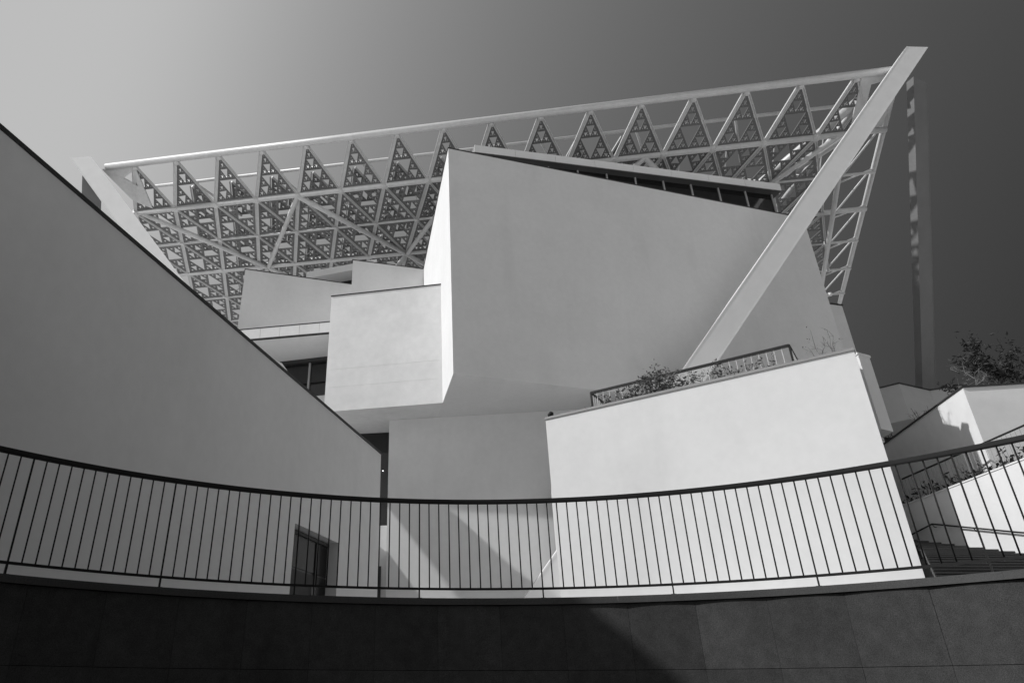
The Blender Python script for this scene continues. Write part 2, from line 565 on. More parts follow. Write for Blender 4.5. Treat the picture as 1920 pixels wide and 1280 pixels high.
# roof slab seen between them
sl = mprism('roof_slab', [(-6.9, 35.2), (-2.6, 33.8), (-2.0, 40), (-6.5, 41)], 22.0, 22.45, M['stucco'])
mprism('clerestory_glass', [(-5.9, 35.9), (-2.4, 34.8), (-2.0, 39), (-6, 40)], ZT, 21.99, M['glass'], sl)

# terrace band with joints, soffit and windows behind the pavilion
bd_a, bd_b = Vector((-9.9, 30.56)), Vector((-3.95, 29.46))
bt = (bd_b - bd_a).normalized(); bn = Vector((bt.y, -bt.x))
band = mprism('terrace_slab', [bd_a, bd_b, (-3.9, 33.2), (-9.9, 34.2)], 15.42, 15.98, M['stucco'])
L_b = (bd_b - bd_a).length
nb = 6
for i in range(nb):
    a = bd_a + bt * (L_b * i / nb + 0.008); b = bd_a + bt * (L_b * (i + 1) / nb - 0.008)
    mprism('fascia_panel', [a + bn * 0.03, b + bn * 0.03, b + bn * 0.001, a + bn * 0.001], 15.43, 15.97, M['stucco'], band)
mprism('drip_edge', [bd_a + bn * 0.045, bd_b + bn * 0.045, bd_b - bn * 0.1, bd_a - bn * 0.1], 15.375, 15.419, M['trim'], band)
mprism('cap_strip', [bd_a + bn * 0.045, bd_b + bn * 0.045, bd_b - bn * 0.1, bd_a - bn * 0.1], 15.982, 16.02, M['trim'], band)
wa, wb = Vector((-9.9, 33.49)), Vector((-3.9, 31.93))
wt = (wb - wa).normalized(); wn = Vector((wt.y, -wt.x))
sil = mprism('window_wall', [wa, wb, (-3.9, 34), (-9.9, 36)], 5.0, 13.25, M['stucco'])
win = mprism('window', [wa - wn * 0.25, wb - wn * 0.25, wb - wn * 0.4, wa - wn * 0.4], 13.25, 15.41, M['glass'])
win['label'] = 'dark strip window with slim pale mullions'
mprism('window_head', [wa - wn * 0.02, wb - wn * 0.02, wb - wn * 0.24, wa - wn * 0.24], 15.22, 15.415, M['trim'], win)
mprism('window_sill', [wa + wn * 0.02, wb + wn * 0.02, wb - wn * 0.24, wa - wn * 0.24], 13.252, 13.30, M['trim'], win)
for u in (0.9, 2.55, 4.20, 5.80):
    p = wa + wt * u - wn * 0.20
    mbar('mullion', (p.x, p.y, 13.3), (p.x, p.y, 15.22), 0.10, 0.09, M['frame'], win, up=(wn.x, wn.y, 0))
for u0, u1 in ((0.95, 2.50), (2.60, 4.15), (4.25, 5.75)):
    a = wa + wt * u0 - wn * 0.21; b = wa + wt * u1 - wn * 0.21
    mbar('rail', (a.x, a.y, 14.12), (b.x, b.y, 14.12), 0.04, 0.03, M['trim'], win)

# penthouse on the main block
pz = 23.48
p0 = Vector((2.60, 25.96)); p1 = Vector((18.95, 28.90))
pd = (p1 - p0).normalized(); pn = Vector((pd.y, -pd.x))
pent = mprism('penthouse_roof', [p0, p1, p1 - pn * 11, p0 - pn * 11], pz, pz + 0.40, M['trim_light'])
pent['label'] = 'thin flat penthouse roof slab over a dark glazed strip'
Lp = (p1 - p0).length
for i in range(8):
    a = p0 + pd * (Lp * i / 8 + 0.006); b = p0 + pd * (Lp * (i + 1) / 8 - 0.006)
    mprism('fascia_panel', [a + pn * 0.03, b + pn * 0.03, b + pn * 0.001, a + pn * 0.001], pz + 0.01, pz + 0.43, M['paint'], pent)
mprism('soffit_board', [p0 - pn * 0.02 + pd * 0.02, p1 - pn * 0.02 - pd * 0.02, p1 - pn * 10.9 - pd * 0.02, p0 - pn * 10.9 + pd * 0.02], pz - 0.03, pz - 0.002, M['dark'], pent)
g0 = p0 - pn * 0.38 + pd * 0.8; g1 = p1 - pn * 0.38 - pd * 0.35
mprism('penthouse_glass', [g0, g1, g1 - pn * 9, g0 - pn * 9], ZT - 0.2, pz - 0.032, M['glass'], pent)
Lg = (g1 - g0).length
for i in range(11):
    p = g0 + pd * (Lg * i / 10) + pn * 0.03
    mbar('mullion', (p.x, p.y, ZT - 0.1), (p.x, p.y, pz - 0.034), 0.07, 0.06, M['frame'], pent, up=(pn.x, pn.y, 0))
# side block behind the main block on the right
sb = mprism('side_block', [(15, 28.6), (21.0, 30.0), (20.0, 40), (14, 38)], PLAZA, 17.15, M['stucco'])
edge_trim('coping', (16, 28.8), (21.04, 30.01), 17.15, sb, out=0.04, th=0.07)

# ------------------------------------------------------------------ terrace (bright white wall)
T0 = Vector((3.58, 18.80)); T1 = Vector((9.93, 14.26)); TZ = 6.97
terr = thing('terrace_building', 'bright sunlit blank white wall with planting along its sloping top edge', 'building', loc=(T0.x, T0.y, PLAZA))
td = (T1 - T0).normalized(); tn = Vector((td.y, -td.x))
TL = (T1 - T0).length


def tprism(name, poly, z0, z1, m, parent=None, root=None):
    r = root or terr
    if isinstance(z1, (list, tuple)):
        if signed_area([tuple(p[:2]) for p in poly]) < 0: z1 = z1[::-1]
        return prism(name, [(p[0] - r.location.x, p[1] - r.location.y) for p in poly], z0 - r.location.z, [z - r.location.z for z in z1], m, parent or r)
    return prism(name, [(p[0] - r.location.x, p[1] - r.location.y) for p in poly], z0 - r.location.z, z1 - r.location.z, m, parent or r)


tprism('terrace_body', [T0 - tn * 0.203, T1 - tn * 0.203, T1 + Vector((3.2, 8.5)), T0 + Vector((1.2, 6.4))], PLAZA, TZ - 0.5, M['stucco'])
# parapet: upstand of the front wall with planting bed behind it
tprism('wall', [T0, T1, T1 - tn * 0.2, T0 - tn * 0.2], PLAZA, TZ, M['stucco'])
tprism('unseen_shade_upstand', [T1 + Vector((0.12, 0.32)), T1 + Vector((3.2, 8.4)), T1 + Vector((1.6, 8.4)), T1 + Vector((-0.35, 1.2))], TZ - 0.498, [7.03, 9.6, 9.5, 7.12], M['stucco'])  # side upstand, raised out of view to shade the corner block
tprism('planting_bed', [T0 - tn * 0.203, T1 - tn * 0.203 - td * 0.21, T1 - tn * 1.0 - td * 0.21, T0 - tn * 1.0], TZ - 0.496, TZ - 0.1, M['soil'])
nc = 6
for i in range(nc):
    a = T0 - td * 0.02 + td * ((TL + 0.04) * i / nc + 0.003); b = T0 - td * 0.02 + td * ((TL + 0.04) * (i + 1) / nc - 0.003)
    tprism('coping', [a + tn * 0.035, b + tn * 0.035, b - tn * 0.24, a - tn * 0.24], TZ + 0.002, TZ + 0.07, M['trim_light'])
# low spout fin at the far corner of the terrace
fin = thing('end_fin', 'small grey fin with a sunlit top beside the white wall corner', 'fin wall', loc=(10.45, 15.2, PLAZA))
tprism('fin_blade', [(10.62, 15.15), (11.02, 15.35), (11.02, 15.7), (10.72, 16.6), (10.45, 16.4)], 5.4, 7.30, M['stucco'], None, fin)
tprism('fin_cap', [(10.60, 15.13), (11.04, 15.33), (11.04, 15.72), (10.72, 16.62), (10.43, 16.42)], 7.302, 7.36, M['paint'], None, fin)

# railing on the terrace
tr_ = thing('terrace_railing', 'short dark railing behind the planting on the white wall', 'railing', loc=(5.0, 19.0, TZ))
ra = Vector((5.06, 19.10)); rb = Vector((9.46, 15.92)); rz = 7.93
rdir = (rb - ra).normalized(); rn = Vector((rdir.y, -rdir.x))
bar('top_rail', Vector((ra.x, ra.y, rz)) - tr_.location, Vector((rb.x, rb.y, rz)) - tr_.location, 0.07, 0.065, M['rail'], tr_)
bar('bottom_rail', Vector((ra.x, ra.y, rz - 0.86)) - tr_.location, Vector((rb.x, rb.y, rz - 0.86)) - tr_.location, 0.03, 0.03, M['rail'], tr_)
Lr = (rb - ra).length
vb, fb = tube_data([(0, 0, -0.9), (0, 0, -0.02)], 0.013, 6)
meb = bpy.data.meshes.new('baluster'); meb.from_pydata([tuple(p) for p in vb], [], fb); meb.update(); meb.materials.append(M['trim_pale'])
for i in range(1, 29):
    p = ra + rdir * (Lr * i / 29)
    inst('baluster', meb, tr_, Matrix.Translation(Vector((p.x, p.y, rz)) - tr_.location))
for p in (ra, rb):
    bar('post', Vector((p.x, p.y, TZ - 0.1)) - tr_.location, Vector((p.x, p.y, rz + 0.02)) - tr_.location, 0.05, 0.05, M['rail'], tr_, up=(rn.x, rn.y, 0))
rc = rb - rn * 2.2
bar('return_rail', Vector((rb.x, rb.y, rz)) - tr_.location, Vector((rc.x, rc.y, rz)) - tr_.location, 0.05, 0.045, M['rail'], tr_)
for i in range(1, 14):
    p = rb - rn * (2.2 * i / 14)
    inst('baluster', meb, tr_, Matrix.Translation(Vector((p.x, p.y, rz)) - tr_.location))
lc = ra - rn * 2.2
bar('return_rail', Vector((ra.x, ra.y, rz)) - tr_.location, Vector((lc.x, lc.y, rz)) - tr_.location, 0.05, 0.045, M['rail'], tr_)
for i in range(1, 14):
    p = ra - rn * (2.2 * i / 14)
    inst('baluster', meb, tr_, Matrix.Translation(Vector((p.x, p.y, rz)) - tr_.location))

# small floodlight on the left corner of the terrace coping
fl_ = thing('floodlight', 'small dark round floodlight at the left tip of the white wall', 'lamp', loc=(3.74, 18.82, TZ + 0.07))
tube('lamp_foot', [(0, 0, 0), (0, 0, 0.05)], 0.035, M['rail'], fl_, 10)
tube('lamp_head', [(-0.03, -0.02, 0.04), (-0.02, -0.01, 0.07), (0.03, 0.02, 0.13), (0.06, 0.04, 0.15)], [0.05, 0.075, 0.08, 0.05], M['rail'], fl_, 12)

# ------------------------------------------------------------------ raking columns


def raking_column(label, top, foot, w, d, front, m='paint'):
    top, foot, front = Vector(top), Vector(foot), Vector(front).normalized()
    t = thing('raking_column', label, 'column', 'raking columns carrying the canopy', loc=foot)
    dirv = (top - foot).normalized()
    side = dirv.cross(front).normalized()
    nrm = side.cross(dirv).normalized()
    if nrm.dot(front) < 0: nrm = -nrm

    def boxbar(name, off_n, off_s, ww, dd, m, a=0.0, b=1.0, slant=True):
        pts = []
        for e, base in ((0, foot), (1, top)):
            for q, r_ in ((-1, -1), (1, -1), (1, 1), (-1, 1)):
                p = base + side * (off_s + q * ww / 2) + nrm * (off_n + r_ * dd / 2)
                zc = base.z                         # level cut ends
                p = p + dirv * ((zc - p.z) / dirv.z)
                pts.append(p - foot)
        f = [[3, 2, 1, 0], [4, 5, 6, 7]] + [[i, (i + 1) % 4, 4 + (i + 1) % 4, 4 + i] for i in range(4)]
        return mesh_obj(name, pts, f, m, t)
    boxbar('shaft', 0, 0, w - 0.10, d - 0.12, M[m])
    boxbar('face_plate', d / 2 - 0.021, 0, w - 0.094, 0.028, M[m])
    for s in (-1, 1):
        boxbar('flange', 0, s * (w / 2 - 0.024), 0.045, d, M[m])
    return t


raking_column('long pale diagonal box column rising to the right roof corner', (24.80, 24.60, 28.72), (2.35, 22.90, 0.86), 0.86, 0.80, (0, -1, 0))
# the left one, from the left canopy corner down behind the pavilion
raking_column('pale diagonal box column at the left roof corner behind the grey wall', (-20.45, 32.5, 28.6), (-1.6 - 0.4, 30.6 + 0.0, 0.86 + 4.2), 1.05, 0.9, (-0.06, -1, 0))
raking_column('grey leaning column in shade below the right roof corner', (25.35, 25.6, 27.75), (27.3, 40.8, 0.9), 1.02, 0.36, (0.30, -1, 0), 'steel_shaded')

raking_column('grey leaning column in shade behind the left roof corner', (-20.15, 33.3, 27.9), (-21.0, 47.0, 0.9), 1.05, 0.36, (0.30, -1, 0), 'steel_shaded')

# ------------------------------------------------------------------ canopy
can = thing('roof_canopy', 'large white lattice roof canopy of pipes and triangular fractal panels', 'canopy', loc=(-19.37, 32.34, 28.0))
CO = can.location
E_ = Vector((0.986, -0.1668, 0)).normalized(); N_ = Vector((0.1668, 0.986, 0)).normalized()


def cp(u, n, z):
    """canopy coordinates (along the front edge, back, height) -> local"""
    p = E_ * u + N_ * n
    return Vector((p.x, p.y, z - 28.0))


BASE = 2.66
ZA, ZB = 28.0, 26.8
ROWN = [0.0, 3.0, 6.6, 10.2, 13.8, 17.4, 21.0]
ROWZ = [ZA, ZB, ZB, ZB, ZB, ZB, ZB]


def u_right(n):
    return 44.0 + 5.1 * max(0.0, n - 1.5) / 22.0


tube('edge_pipe', [cp(0.5, 0, ZA), cp(44.2, 0, ZA)], 0.20, M['canopy'], can, 20)
tube('upper_chord', [cp(1.5, 2.4, 28.25), cp(43.6, 2.4, 28.25)], 0.10, M['canopy'], can, 16)
tube('chord', [cp(1.0, 3.0, ZB), cp(u_right(3.0), 3.0, ZB)], 0.17, M['canopy'], can, 18)
for k in range(2, 7):
    tube('chord', [cp(-0.5, ROWN[k], ZB), cp(u_right(ROWN[k]), ROWN[k], ZB)], 0.16 if k == 3 else 0.08, M['canopy'], can, 12)
# right edge truss
tube('edge_pipe', [cp(u_right(1.0), 1.0, 27.3), cp(u_right(23.2), 23.2, 27.2)], 0.15, M['canopy'], can, 16)
tube('edge_chord', [cp(u_right(3.0) - 2.2, 3.0, 26.3), cp(u_right(21) - 1.9, 21.0, 26.3)], 0.14, M['canopy'], can, 14)
for k in range(2, 7):
    n0, n1 = ROWN[k - 1], ROWN[k]
    tube('brace', [cp(u_right(n0) - 0.05, n0 + 0.2, 27.2), cp(u_right(n1) - 2.1, n1 - 0.1, 26.4)], 0.055, M['canopy'], can, 8)
    tube('strut', [cp(u_right(n1), n1 + .25, 27.2), cp(u_right(n1) - 2.1, n1 + .1, 26.35)], 0.055, M['canopy'], can, 8)
# heavy zigzag web below the lattice
zt_u = [1.4 + 10.15 * i for i in range(5)]
zb_u = [6.95 + 9.95 * i for i in range(4)]
for i, u in enumerate(zt_u):
    if i < 4: tube('web_pipe', [cp(u, 3.0, ZB - 0.1), cp(zb_u[i], 10.2, ZB - 0.1)], 0.165, M['canopy'], can, 16)
    if i > 0: tube('web_pipe', [cp(u, 3.0, ZB - 0.1), cp(zb_u[i - 1], 10.2, ZB - 0.1)], 0.15, M['canopy'], can, 16)
for i, u in enumerate(zb_u):
    for du in (-4.9, 4.9):
        if i == 3 and du > 0: continue
        tube('web_pipe', [cp(u, 10.2, ZB - 0.1), cp(u + du, 17.4, ZB - 0.1)], 0.16, M['canopy'], can, 14)
    tube('web_pipe', [cp(u, 10.2, ZB - 0.1), cp(u, 12.0, 28.9)], 0.13, M['canopy'], can, 12)
# corner braces on the right
tube('corner_brace', [cp(42.9, 1.2, 27.7), cp(36.8, 10.0, ZB - 0.15)], 0.24, M['canopy'], can, 16)
tube('corner_brace', [cp(43.3, 3.0, 27.2), cp(37.6, 10.3, ZB + 0.4)], 0.17, M['canopy'], can, 16)
tube('corner_brace', [cp(43.2, 1.6, 28.1), cp(40.3, 10.2, ZB)], 0.15, M['canopy'], can, 16)
# webs between the upper chord and the front members
for i in range(8):
    u = 3.6 + BASE * 2 * i + 1.33
    tube('web_strut', [cp(u, 2.4, 28.2), cp(u + 1.3, 10.2 - 3.6, 28.6)], 0.07, M['canopy'], can, 8)

# gusset plates at the two front corners


def plate(name, pts, th, nrm):
    nrm = Vector(nrm).normalized() * th / 2
    k = len(pts)
    v = [p + nrm for p in pts] + [p - nrm for p in pts]
    f = [list(range(k)), list(range(k, 2 * k))[::-1]] + [[i, k + i, k + (i + 1) % k, (i + 1) % k] for i in range(k)]
    return mesh_obj(name, v, f, M['canopy'], can)


def plate_hole(name, outer, inner, th, nrm):
    nrm = Vector(nrm).normalized() * th / 2
    k = len(outer)
    v = [p + nrm for p in outer] + [p + nrm for p in inner] + [p - nrm for p in outer] + [p - nrm for p in inner]
    f = []
    for i in range(k):
        j = (i + 1) % k
        f += [[i, j, k + j, k + i], [2 * k + j, 2 * k + i, 3 * k + i, 3 * k + j], [i, 2 * k + i, 2 * k + j, j], [k + j, 3 * k + j, 3 * k + i, k + i]]
    return mesh_obj(name, v, f, M['canopy'], can)


nrm_row = (cp(0, 0, ZA) - cp(0, 3.0, ZB)).cross(E_)
plate_hole('gusset_plate', [cp(0.2, 0.1, 27.95), cp(2.3, 0.1, 27.95), cp(2.2, 2.8, 26.85), cp(1.2, 2.2, 27.1)],
           [cp(1.25, 0.75, 27.7), cp(1.95, 0.45, 27.82), cp(1.92, 1.35, 27.45), cp(1.7, 1.15, 27.53)], 0.10, nrm_row)
plate_hole('gusset_plate', [cp(41.9 + 0.5, 0.1, 27.95), cp(44.3, 0.0, 27.98), cp(44.1, 2.8, 26.9), cp(42.5, 2.9, 26.85)],
           [cp(42.95, 0.55, 27.77), cp(43.8, 0.4, 27.83), cp(43.6, 1.7, 27.32), cp(43.0, 2.2, 27.11)], 0.10, nrm_row)

# ---- fractal panels


def fractal_tris(A, B, C, depth, hs):
    """solid triangles left when inverted triangular holes are cut again and again"""
    if depth == 0:
        return [(A, B, C)]
    mab, mbc, mca = (A + B) / 2, (B + C) / 2, (C + A) / 2
    ctr = (A + B + C) / 3
    h = hs[0]
    qab, qbc, qca = ctr + (mab - ctr) * h, ctr + (mbc - ctr) * h, ctr + (mca - ctr) * h
    out = [(A, B, qab), (B, C, qbc), (C, A, qca)]
    out += fractal_tris(A, qab, qca, depth - 1, hs[1:])
    out += fractal_tris(B, qbc, qab, depth - 1, hs[1:])
    out += fractal_tris(C, qca, qbc, depth - 1, hs[1:])
    return out


def panel_mesh(A, B, C, th=0.05, depth=5):
    tris = fractal_tris(A, B, C, depth, [0.90, 0.84, 0.76, 0.66, 0.55])
    nrm = (B - A).cross(C - A).normalized() * th / 2
    key, V, T = {}, [], []
    for t in tris:
        ids = []
        for p in t:
            k = (round(p.x, 4), round(p.y, 4), round(p.z, 4))
            if k not in key:
                key[k] = len(V); V.append(p)
            ids.append(key[k])
        if len(set(ids)) == 3: T.append(ids)
    n = len(V)
    edges = {}
    for t in T:
        for i in range(3):
            a, b = t[i], t[(i + 1) % 3]
            edges[(a, b)] = edges.get((a, b), 0) + 1
    F = [t for t in T] + [[i + n for i in t[::-1]] for t in T]
    for (a, b) in edges:
        if (b, a) not in edges:
            F.append([b, a, a + n, b + n])
    me = bpy.data.meshes.new('fractal_panel')
    me.from_pydata([tuple(p + nrm) for p in V] + [tuple(p - nrm) for p in V], [], F)
    me.update(); me.materials.append(M['panel'])
    return me


def inset_tri(A, B, C, d):
    ctr = (A + B + C) / 3
    r = ((A - B).cross(A - C).length / 2) * 2 / ((A - B).length + (B - C).length + (C - A).length)   # inradius
    k = (r - d) / r
    return [ctr + (p - ctr) * k for p in (A, B, C)]


def rib_mesh(p0, p1, nrm, w=0.10, t=0.09):
    """open channel: a web plate and two lips"""
    d = (p1 - p0).normalized()
    parts = [bar_data(p0, p1, w, 0.03, nrm)]
    s = d.cross(nrm).normalized()
    for q in (-1, 1):
        parts.append(bar_data(p0 + s * (q * (w / 2 + 0.0155)) - nrm * 0.03, p1 + s * (q * (w / 2 + 0.0155)) - nrm * 0.03, 0.03, t, nrm))
    V, F = merge(parts)
    me = bpy.data.meshes.new('rib'); me.from_pydata([tuple(p) for p in V], [], F); me.update(); me.materials.append(M['canopy'])
    return me


def lay_row(k, dz=0.0, umax=99.0, down=True, ribs=True, thin=False, u_shift=0.0, up=True, umin=0.6):
    n0, n1 = ROWN[k], ROWN[k + 1]
    z0, z1 = ROWZ[k] + dz, ROWZ[k + 1] + dz
    half_ = BASE / 2
    start = 2.27 + (half_ if k % 2 else 0.0) + u_shift
    A, Bl, Br = cp(0, n0, z0), cp(-half_, n1, z1), cp(half_, n1, z1)
    nrm = (Bl - A).cross(Br - A).normalized()
    if nrm.z < 0: nrm = -nrm
    me_up = panel_mesh(*inset_tri(A, Bl, Br, 0.10))
    A2, B2, C2 = cp(0, n1, z1), cp(half_, n0, z0), cp(-half_, n0, z0)
    me_dn = panel_mesh(*inset_tri(A2, B2, C2, 0.10))
    sh = (Bl - A).normalized() * 0.16
    r1 = rib_mesh(A + sh, Bl - sh * 0.6, nrm, 0.03 if thin else 0.16) if ribs else None
    sh = (Br - A).normalized() * 0.16
    r2 = rib_mesh(A + sh, Br - sh * 0.6, nrm, 0.03 if thin else 0.06) if ribs else None
    i = -3
    while True:
        u = start + BASE * i
        i += 1
        if u + half_ > u_right(n1) - (0.5 if k == 0 else 1.4): break
        if u + half_ > umax: break
        if u - half_ < umin: continue
        mt = Matrix.Translation(E_ * u)
        if up: inst('fractal_panel', me_up, can, mt)
        if down and u + BASE < u_right(n0) - 1.0:
            inst('fractal_panel', me_dn, can, Matrix.Translation(E_ * (u + half_)))
        if ribs:
            inst('thin_rib' if thin else 'rib', r1, can, mt); inst('thin_rib' if thin else 'rib', r2, can, mt)  # the thin ones are the upper layer's ribs


lay_row(0, down=False)
for k in (1, 2, 3, 4, 5):
    lay_row(k, down=True, umin=-1.9 if k > 1 else -0.6)
# upper layer of the double lattice over the rear rows
ROWZ2 = 28.7
for k in range(1, 6):
    tube('upper_chord', [cp(1.0, ROWN[k + 1] - 1.2, ROWZ2), cp(u_right(ROWN[k + 1]) - 2.5, ROWN[k + 1] - 1.2, ROWZ2)], 0.08, M['canopy'], can, 8)

vh, fh = tube_data([(0, 0, -0.17), (0, 0, -0.12), (0, 0, 0.12), (0, 0, 0.17)], [0.10, 0.19, 0.19, 0.10], 10)
me_h = bpy.data.meshes.new('node_hub'); me_h.from_pydata([tuple(p) for p in vh], [], fh); me_h.update(); me_h.materials.append(M['canopy'])
for k in range(0, 7):
    st_ = 2.27 + (BASE / 2 if k % 2 else 0.0)
    for i in range(-1, 18):
        u = st_ + BASE * i
        if u < -0.4 or u > u_right(ROWN[k]) - 1.0: continue
        p = cp(u, ROWN[k], ROWZ[k])
        if k == 0: p = p + cp(0, 0.22, 28.0 - 0.10)
        inst('node_hub', me_h, can, Matrix.Translation(p) @ (Matrix.Scale(0.8, 4) if k != 1 else Matrix.Scale(1.15, 4)))
rod_meshes = []
for du, dn in ((0.7, 1.2), (-0.9, 1.6), (0.2, -1.4)):
    V, F = tube_data([Vector((0, 0, 0.05)), E_ * du + N_ * dn + Vector((0, 0, 1.78))], 0.035, 6)
    me_r = bpy.data.meshes.new('web_rod'); me_r.from_pydata([tuple(p) for p in V], [], F); me_r.update(); me_r.materials.append(M['canopy'])
    rod_meshes.append(me_r)
for k in range(2, 7):
    st_ = 2.27 + (BASE / 2 if k % 2 else 0.0)
    for i in range(0, 18):
        u = st_ + BASE * i
        if u > u_right(ROWN[k]) - 2.5: continue
        for me_r in rod_meshes:
            inst('web_rod', me_r, can, Matrix.Translation(cp(u, ROWN[k], ROWZ[k])))
for k in (1, 2, 3, 4, 5):
    lay_row(k, dz=1.8, umax=33.0, down=False, thin=True, u_shift=0.7, umin=1.0)

# ------------------------------------------------------------------ right side: stairs, planter wall, corner block
ST = thing('staircase', 'grey stone steps climbing beside the white wall at right', 'stairs', loc=(9.5, 8.3, PLAZA))
n_st = 22
y0s, y1s, z0s, z1s = 8.3, 16.2, PLAZA, 3.03
tread = (y1s - y0s) / n_st; riser = (z1s - z0s) / n_st


def xl(y):
    return 10.02 - (14.2 - y) * 0.69 if y < 14.2 else 10.02 + (y - 14.2) * 0.30


for i in range(n_st):
    ya = y0s + tread * i; yb = ya + tread + 0.03
    zt_ = z0s + riser * (i + 1)
    poly = [(xl(ya), ya), (11.09, ya), (11.09, yb), (xl(yb), yb)]
    prism('step', [(p[0] - 9.5, p[1] - 8.3) for p in poly], zt_ - PLAZA - riser - 0.05, zt_ - PLAZA - 0.03, M['step'], ST)
    poly = [(xl(ya - .03), ya - 0.03), (11.09, ya - 0.03), (11.09, yb), (xl(yb), yb)]
    prism('tread', [(p[0] - 9.5, p[1] - 8.3) for p in poly], zt_ - PLAZA - 0.028, zt_ - PLAZA, M['step'], ST)
poly = [(xl(y1s), y1s + 0.035), (11.09, y1s + 0.035), (12.4, 24), (12.2, 24)]
prism('landing', [(p[0] - 9.5, p[1] - 8.3) for p in poly], 0.5, z1s - PLAZA - 0.004, M['step'], ST)

pw = thing('planter_wall', 'low white stair side wall with a sharp shadow edge at right', 'wall', loc=(11.1, 12.0, PLAZA))
PWZ = 3.80
prism('wall', [(0.0, -3.5), (0.0, 4.9), (0.22, 4.9), (0.22, -3.5)], 0, PWZ - PLAZA, M['stucco'], pw)
prism('planting_bed', [(0.222, -3.5), (0.222, 4.9), (1.2, 4.9), (0.9, 2.2), (0.9, -3.5)], 0, PWZ - PLAZA - 0.08, M['soil'], pw)
prism('cap', [(-0.015, -3.5), (-0.015, 4.92), (0.235, 4.92), (0.235, -3.5)], PWZ - PLAZA + 0.002, PWZ - PLAZA + 0.03, M['paint'], pw)

hr = thing('stair_handrail', 'thin bent handrail fixed to the low white stair wall', 'handrail', loc=(11.03, 15.9, 3.0))
hp = [(11.03, 16.6, 3.02), (11.03, 15.85, 3.14), (11.03, 15.1, 3.22), (11.03, 13.0, 2.62), (11.03, 9.5, 1.70)]
tube('rail', [Vector(p) - hr.location for p in hp], 0.017, M['rail'], hr, 8)
for y, z in ((16.2, 3.08), (15.1, 3.22), (14.0, 2.905), (12.8, 2.57), (11.5, 2.22), (10.2, 1.885)):
    tube('bracket', [Vector((11.03, y, z - 0.01)) - hr.location, Vector((11.06, y, z - 0.07)) - hr.location, Vector((11.10, y, z - 0.07)) - hr.location], 0.008, M['rail'], hr, 6)

pr = thing('planter_railing', 'thin dark railing above the plants on the low stair wall', 'railing', loc=(11.75, 13, PWZ - 0.1))
bar('top_rail', Vector((11.75, 9.0, 4.62)) - pr.location, Vector((11.75, 16.6, 4.62)) - pr.location, 0.03, 0.03, M['rail'], pr)
vb, fb = tube_data([(0, 0, 0), (0, 0, 0.91)], 0.005, 6)
meb2 = bpy.data.meshes.new('baluster'); meb2.from_pydata([tuple(p) for p in vb], [], fb); meb2.update(); meb2.materials.append(M['frame'])
for i in range(64):
    inst('baluster', meb2, pr, Matrix.Translation(Vector((0, 9.06 - 13 + 0.12 * i, 0))))

cb = thing('corner_block', 'white angular block with a sunlit corner and shrubs on top at right', 'building', loc=(12.07, 14.22, PLAZA))
CBZ = 6.03
cpoly = [(12.07, 14.22), (20.5, 12.75), (22, 20), (15, 24.0), (13.62, 24.0)]
tprism('block', cpoly, PLAZA, CBZ, M['stucco_worn'], None, cb)
tprism('coping', [(12.04, 14.19), (20.5, 12.715), (20.55, 12.95), (12.3, 14.40)], CBZ + 0.002, CBZ + 0.035, M['trim'], None, cb)
tprism('coping', [(12.04, 14.19), (12.3, 14.402), (13.82, 24.0), (13.60, 24.0)], CBZ + 0.003, CBZ + 0.036, M['trim'], None, cb)

zg = thing('zigzag_building', 'low grey folded wall overhanging a black recess below the leaning column', 'building', loc=(20.86, 27.8, PLAZA))
zpts = [(18.9, 28.3), (19.98, 28.68), (20.86, 27.78), (22.72, 28.56), (23.7, 28.0), (28, 28.8), (34, 27.5)]
tprism('upper_wall', zpts + [(35, 31.5), (18, 31.5)], 10.35, 11.97, M['shade_toned_render'], None, zg)
for i in range(len(zpts) - 1):
    a, b = Vector(zpts[i]), Vector(zpts[i + 1]); t = (b - a).normalized(); n_ = Vector((t.y, -t.x))
    tprism('coping', [a + n_ * 0.03, b + n_ * 0.03, b - n_ * 0.2, a - n_ * 0.2], 11.972 + 0.002 * (i % 2), 12.03 + 0.002 * (i % 2), M['trim'], None, zg)
tprism('recessed_glazing', [(18.2, 30.2), (34, 30.2), (34, 31), (18.2, 31)], PLAZA, 10.345, M['glass'], None, zg)


# ------------------------------------------------------------------ plants
def leaf_quads(centres, size, rnd, aspect=0.45):
    V, F = [], []
    for c in centres:
        L = size * rnd.uniform(0.6, 1.3)
        d = Vector((rnd.gauss(0, 1), rnd.gauss(0, 1), rnd.gauss(0, 0.7) + 0.1)).normalized()
        s = d.cross(Vector((rnd.gauss(0, 1), rnd.gauss(0, 1), rnd.gauss(0, 1)))).normalized() * L * aspect / 2
        k = len(V)
        fold = d.cross(s).normalized() * L * 0.06
        V += [c, c + d * L * 0.45 + s + fold, c + d * L, c + d * L * 0.45 - s + fold]
        F += [[k, k + 1, k + 2], [k, k + 2, k + 3]]
    return V, F


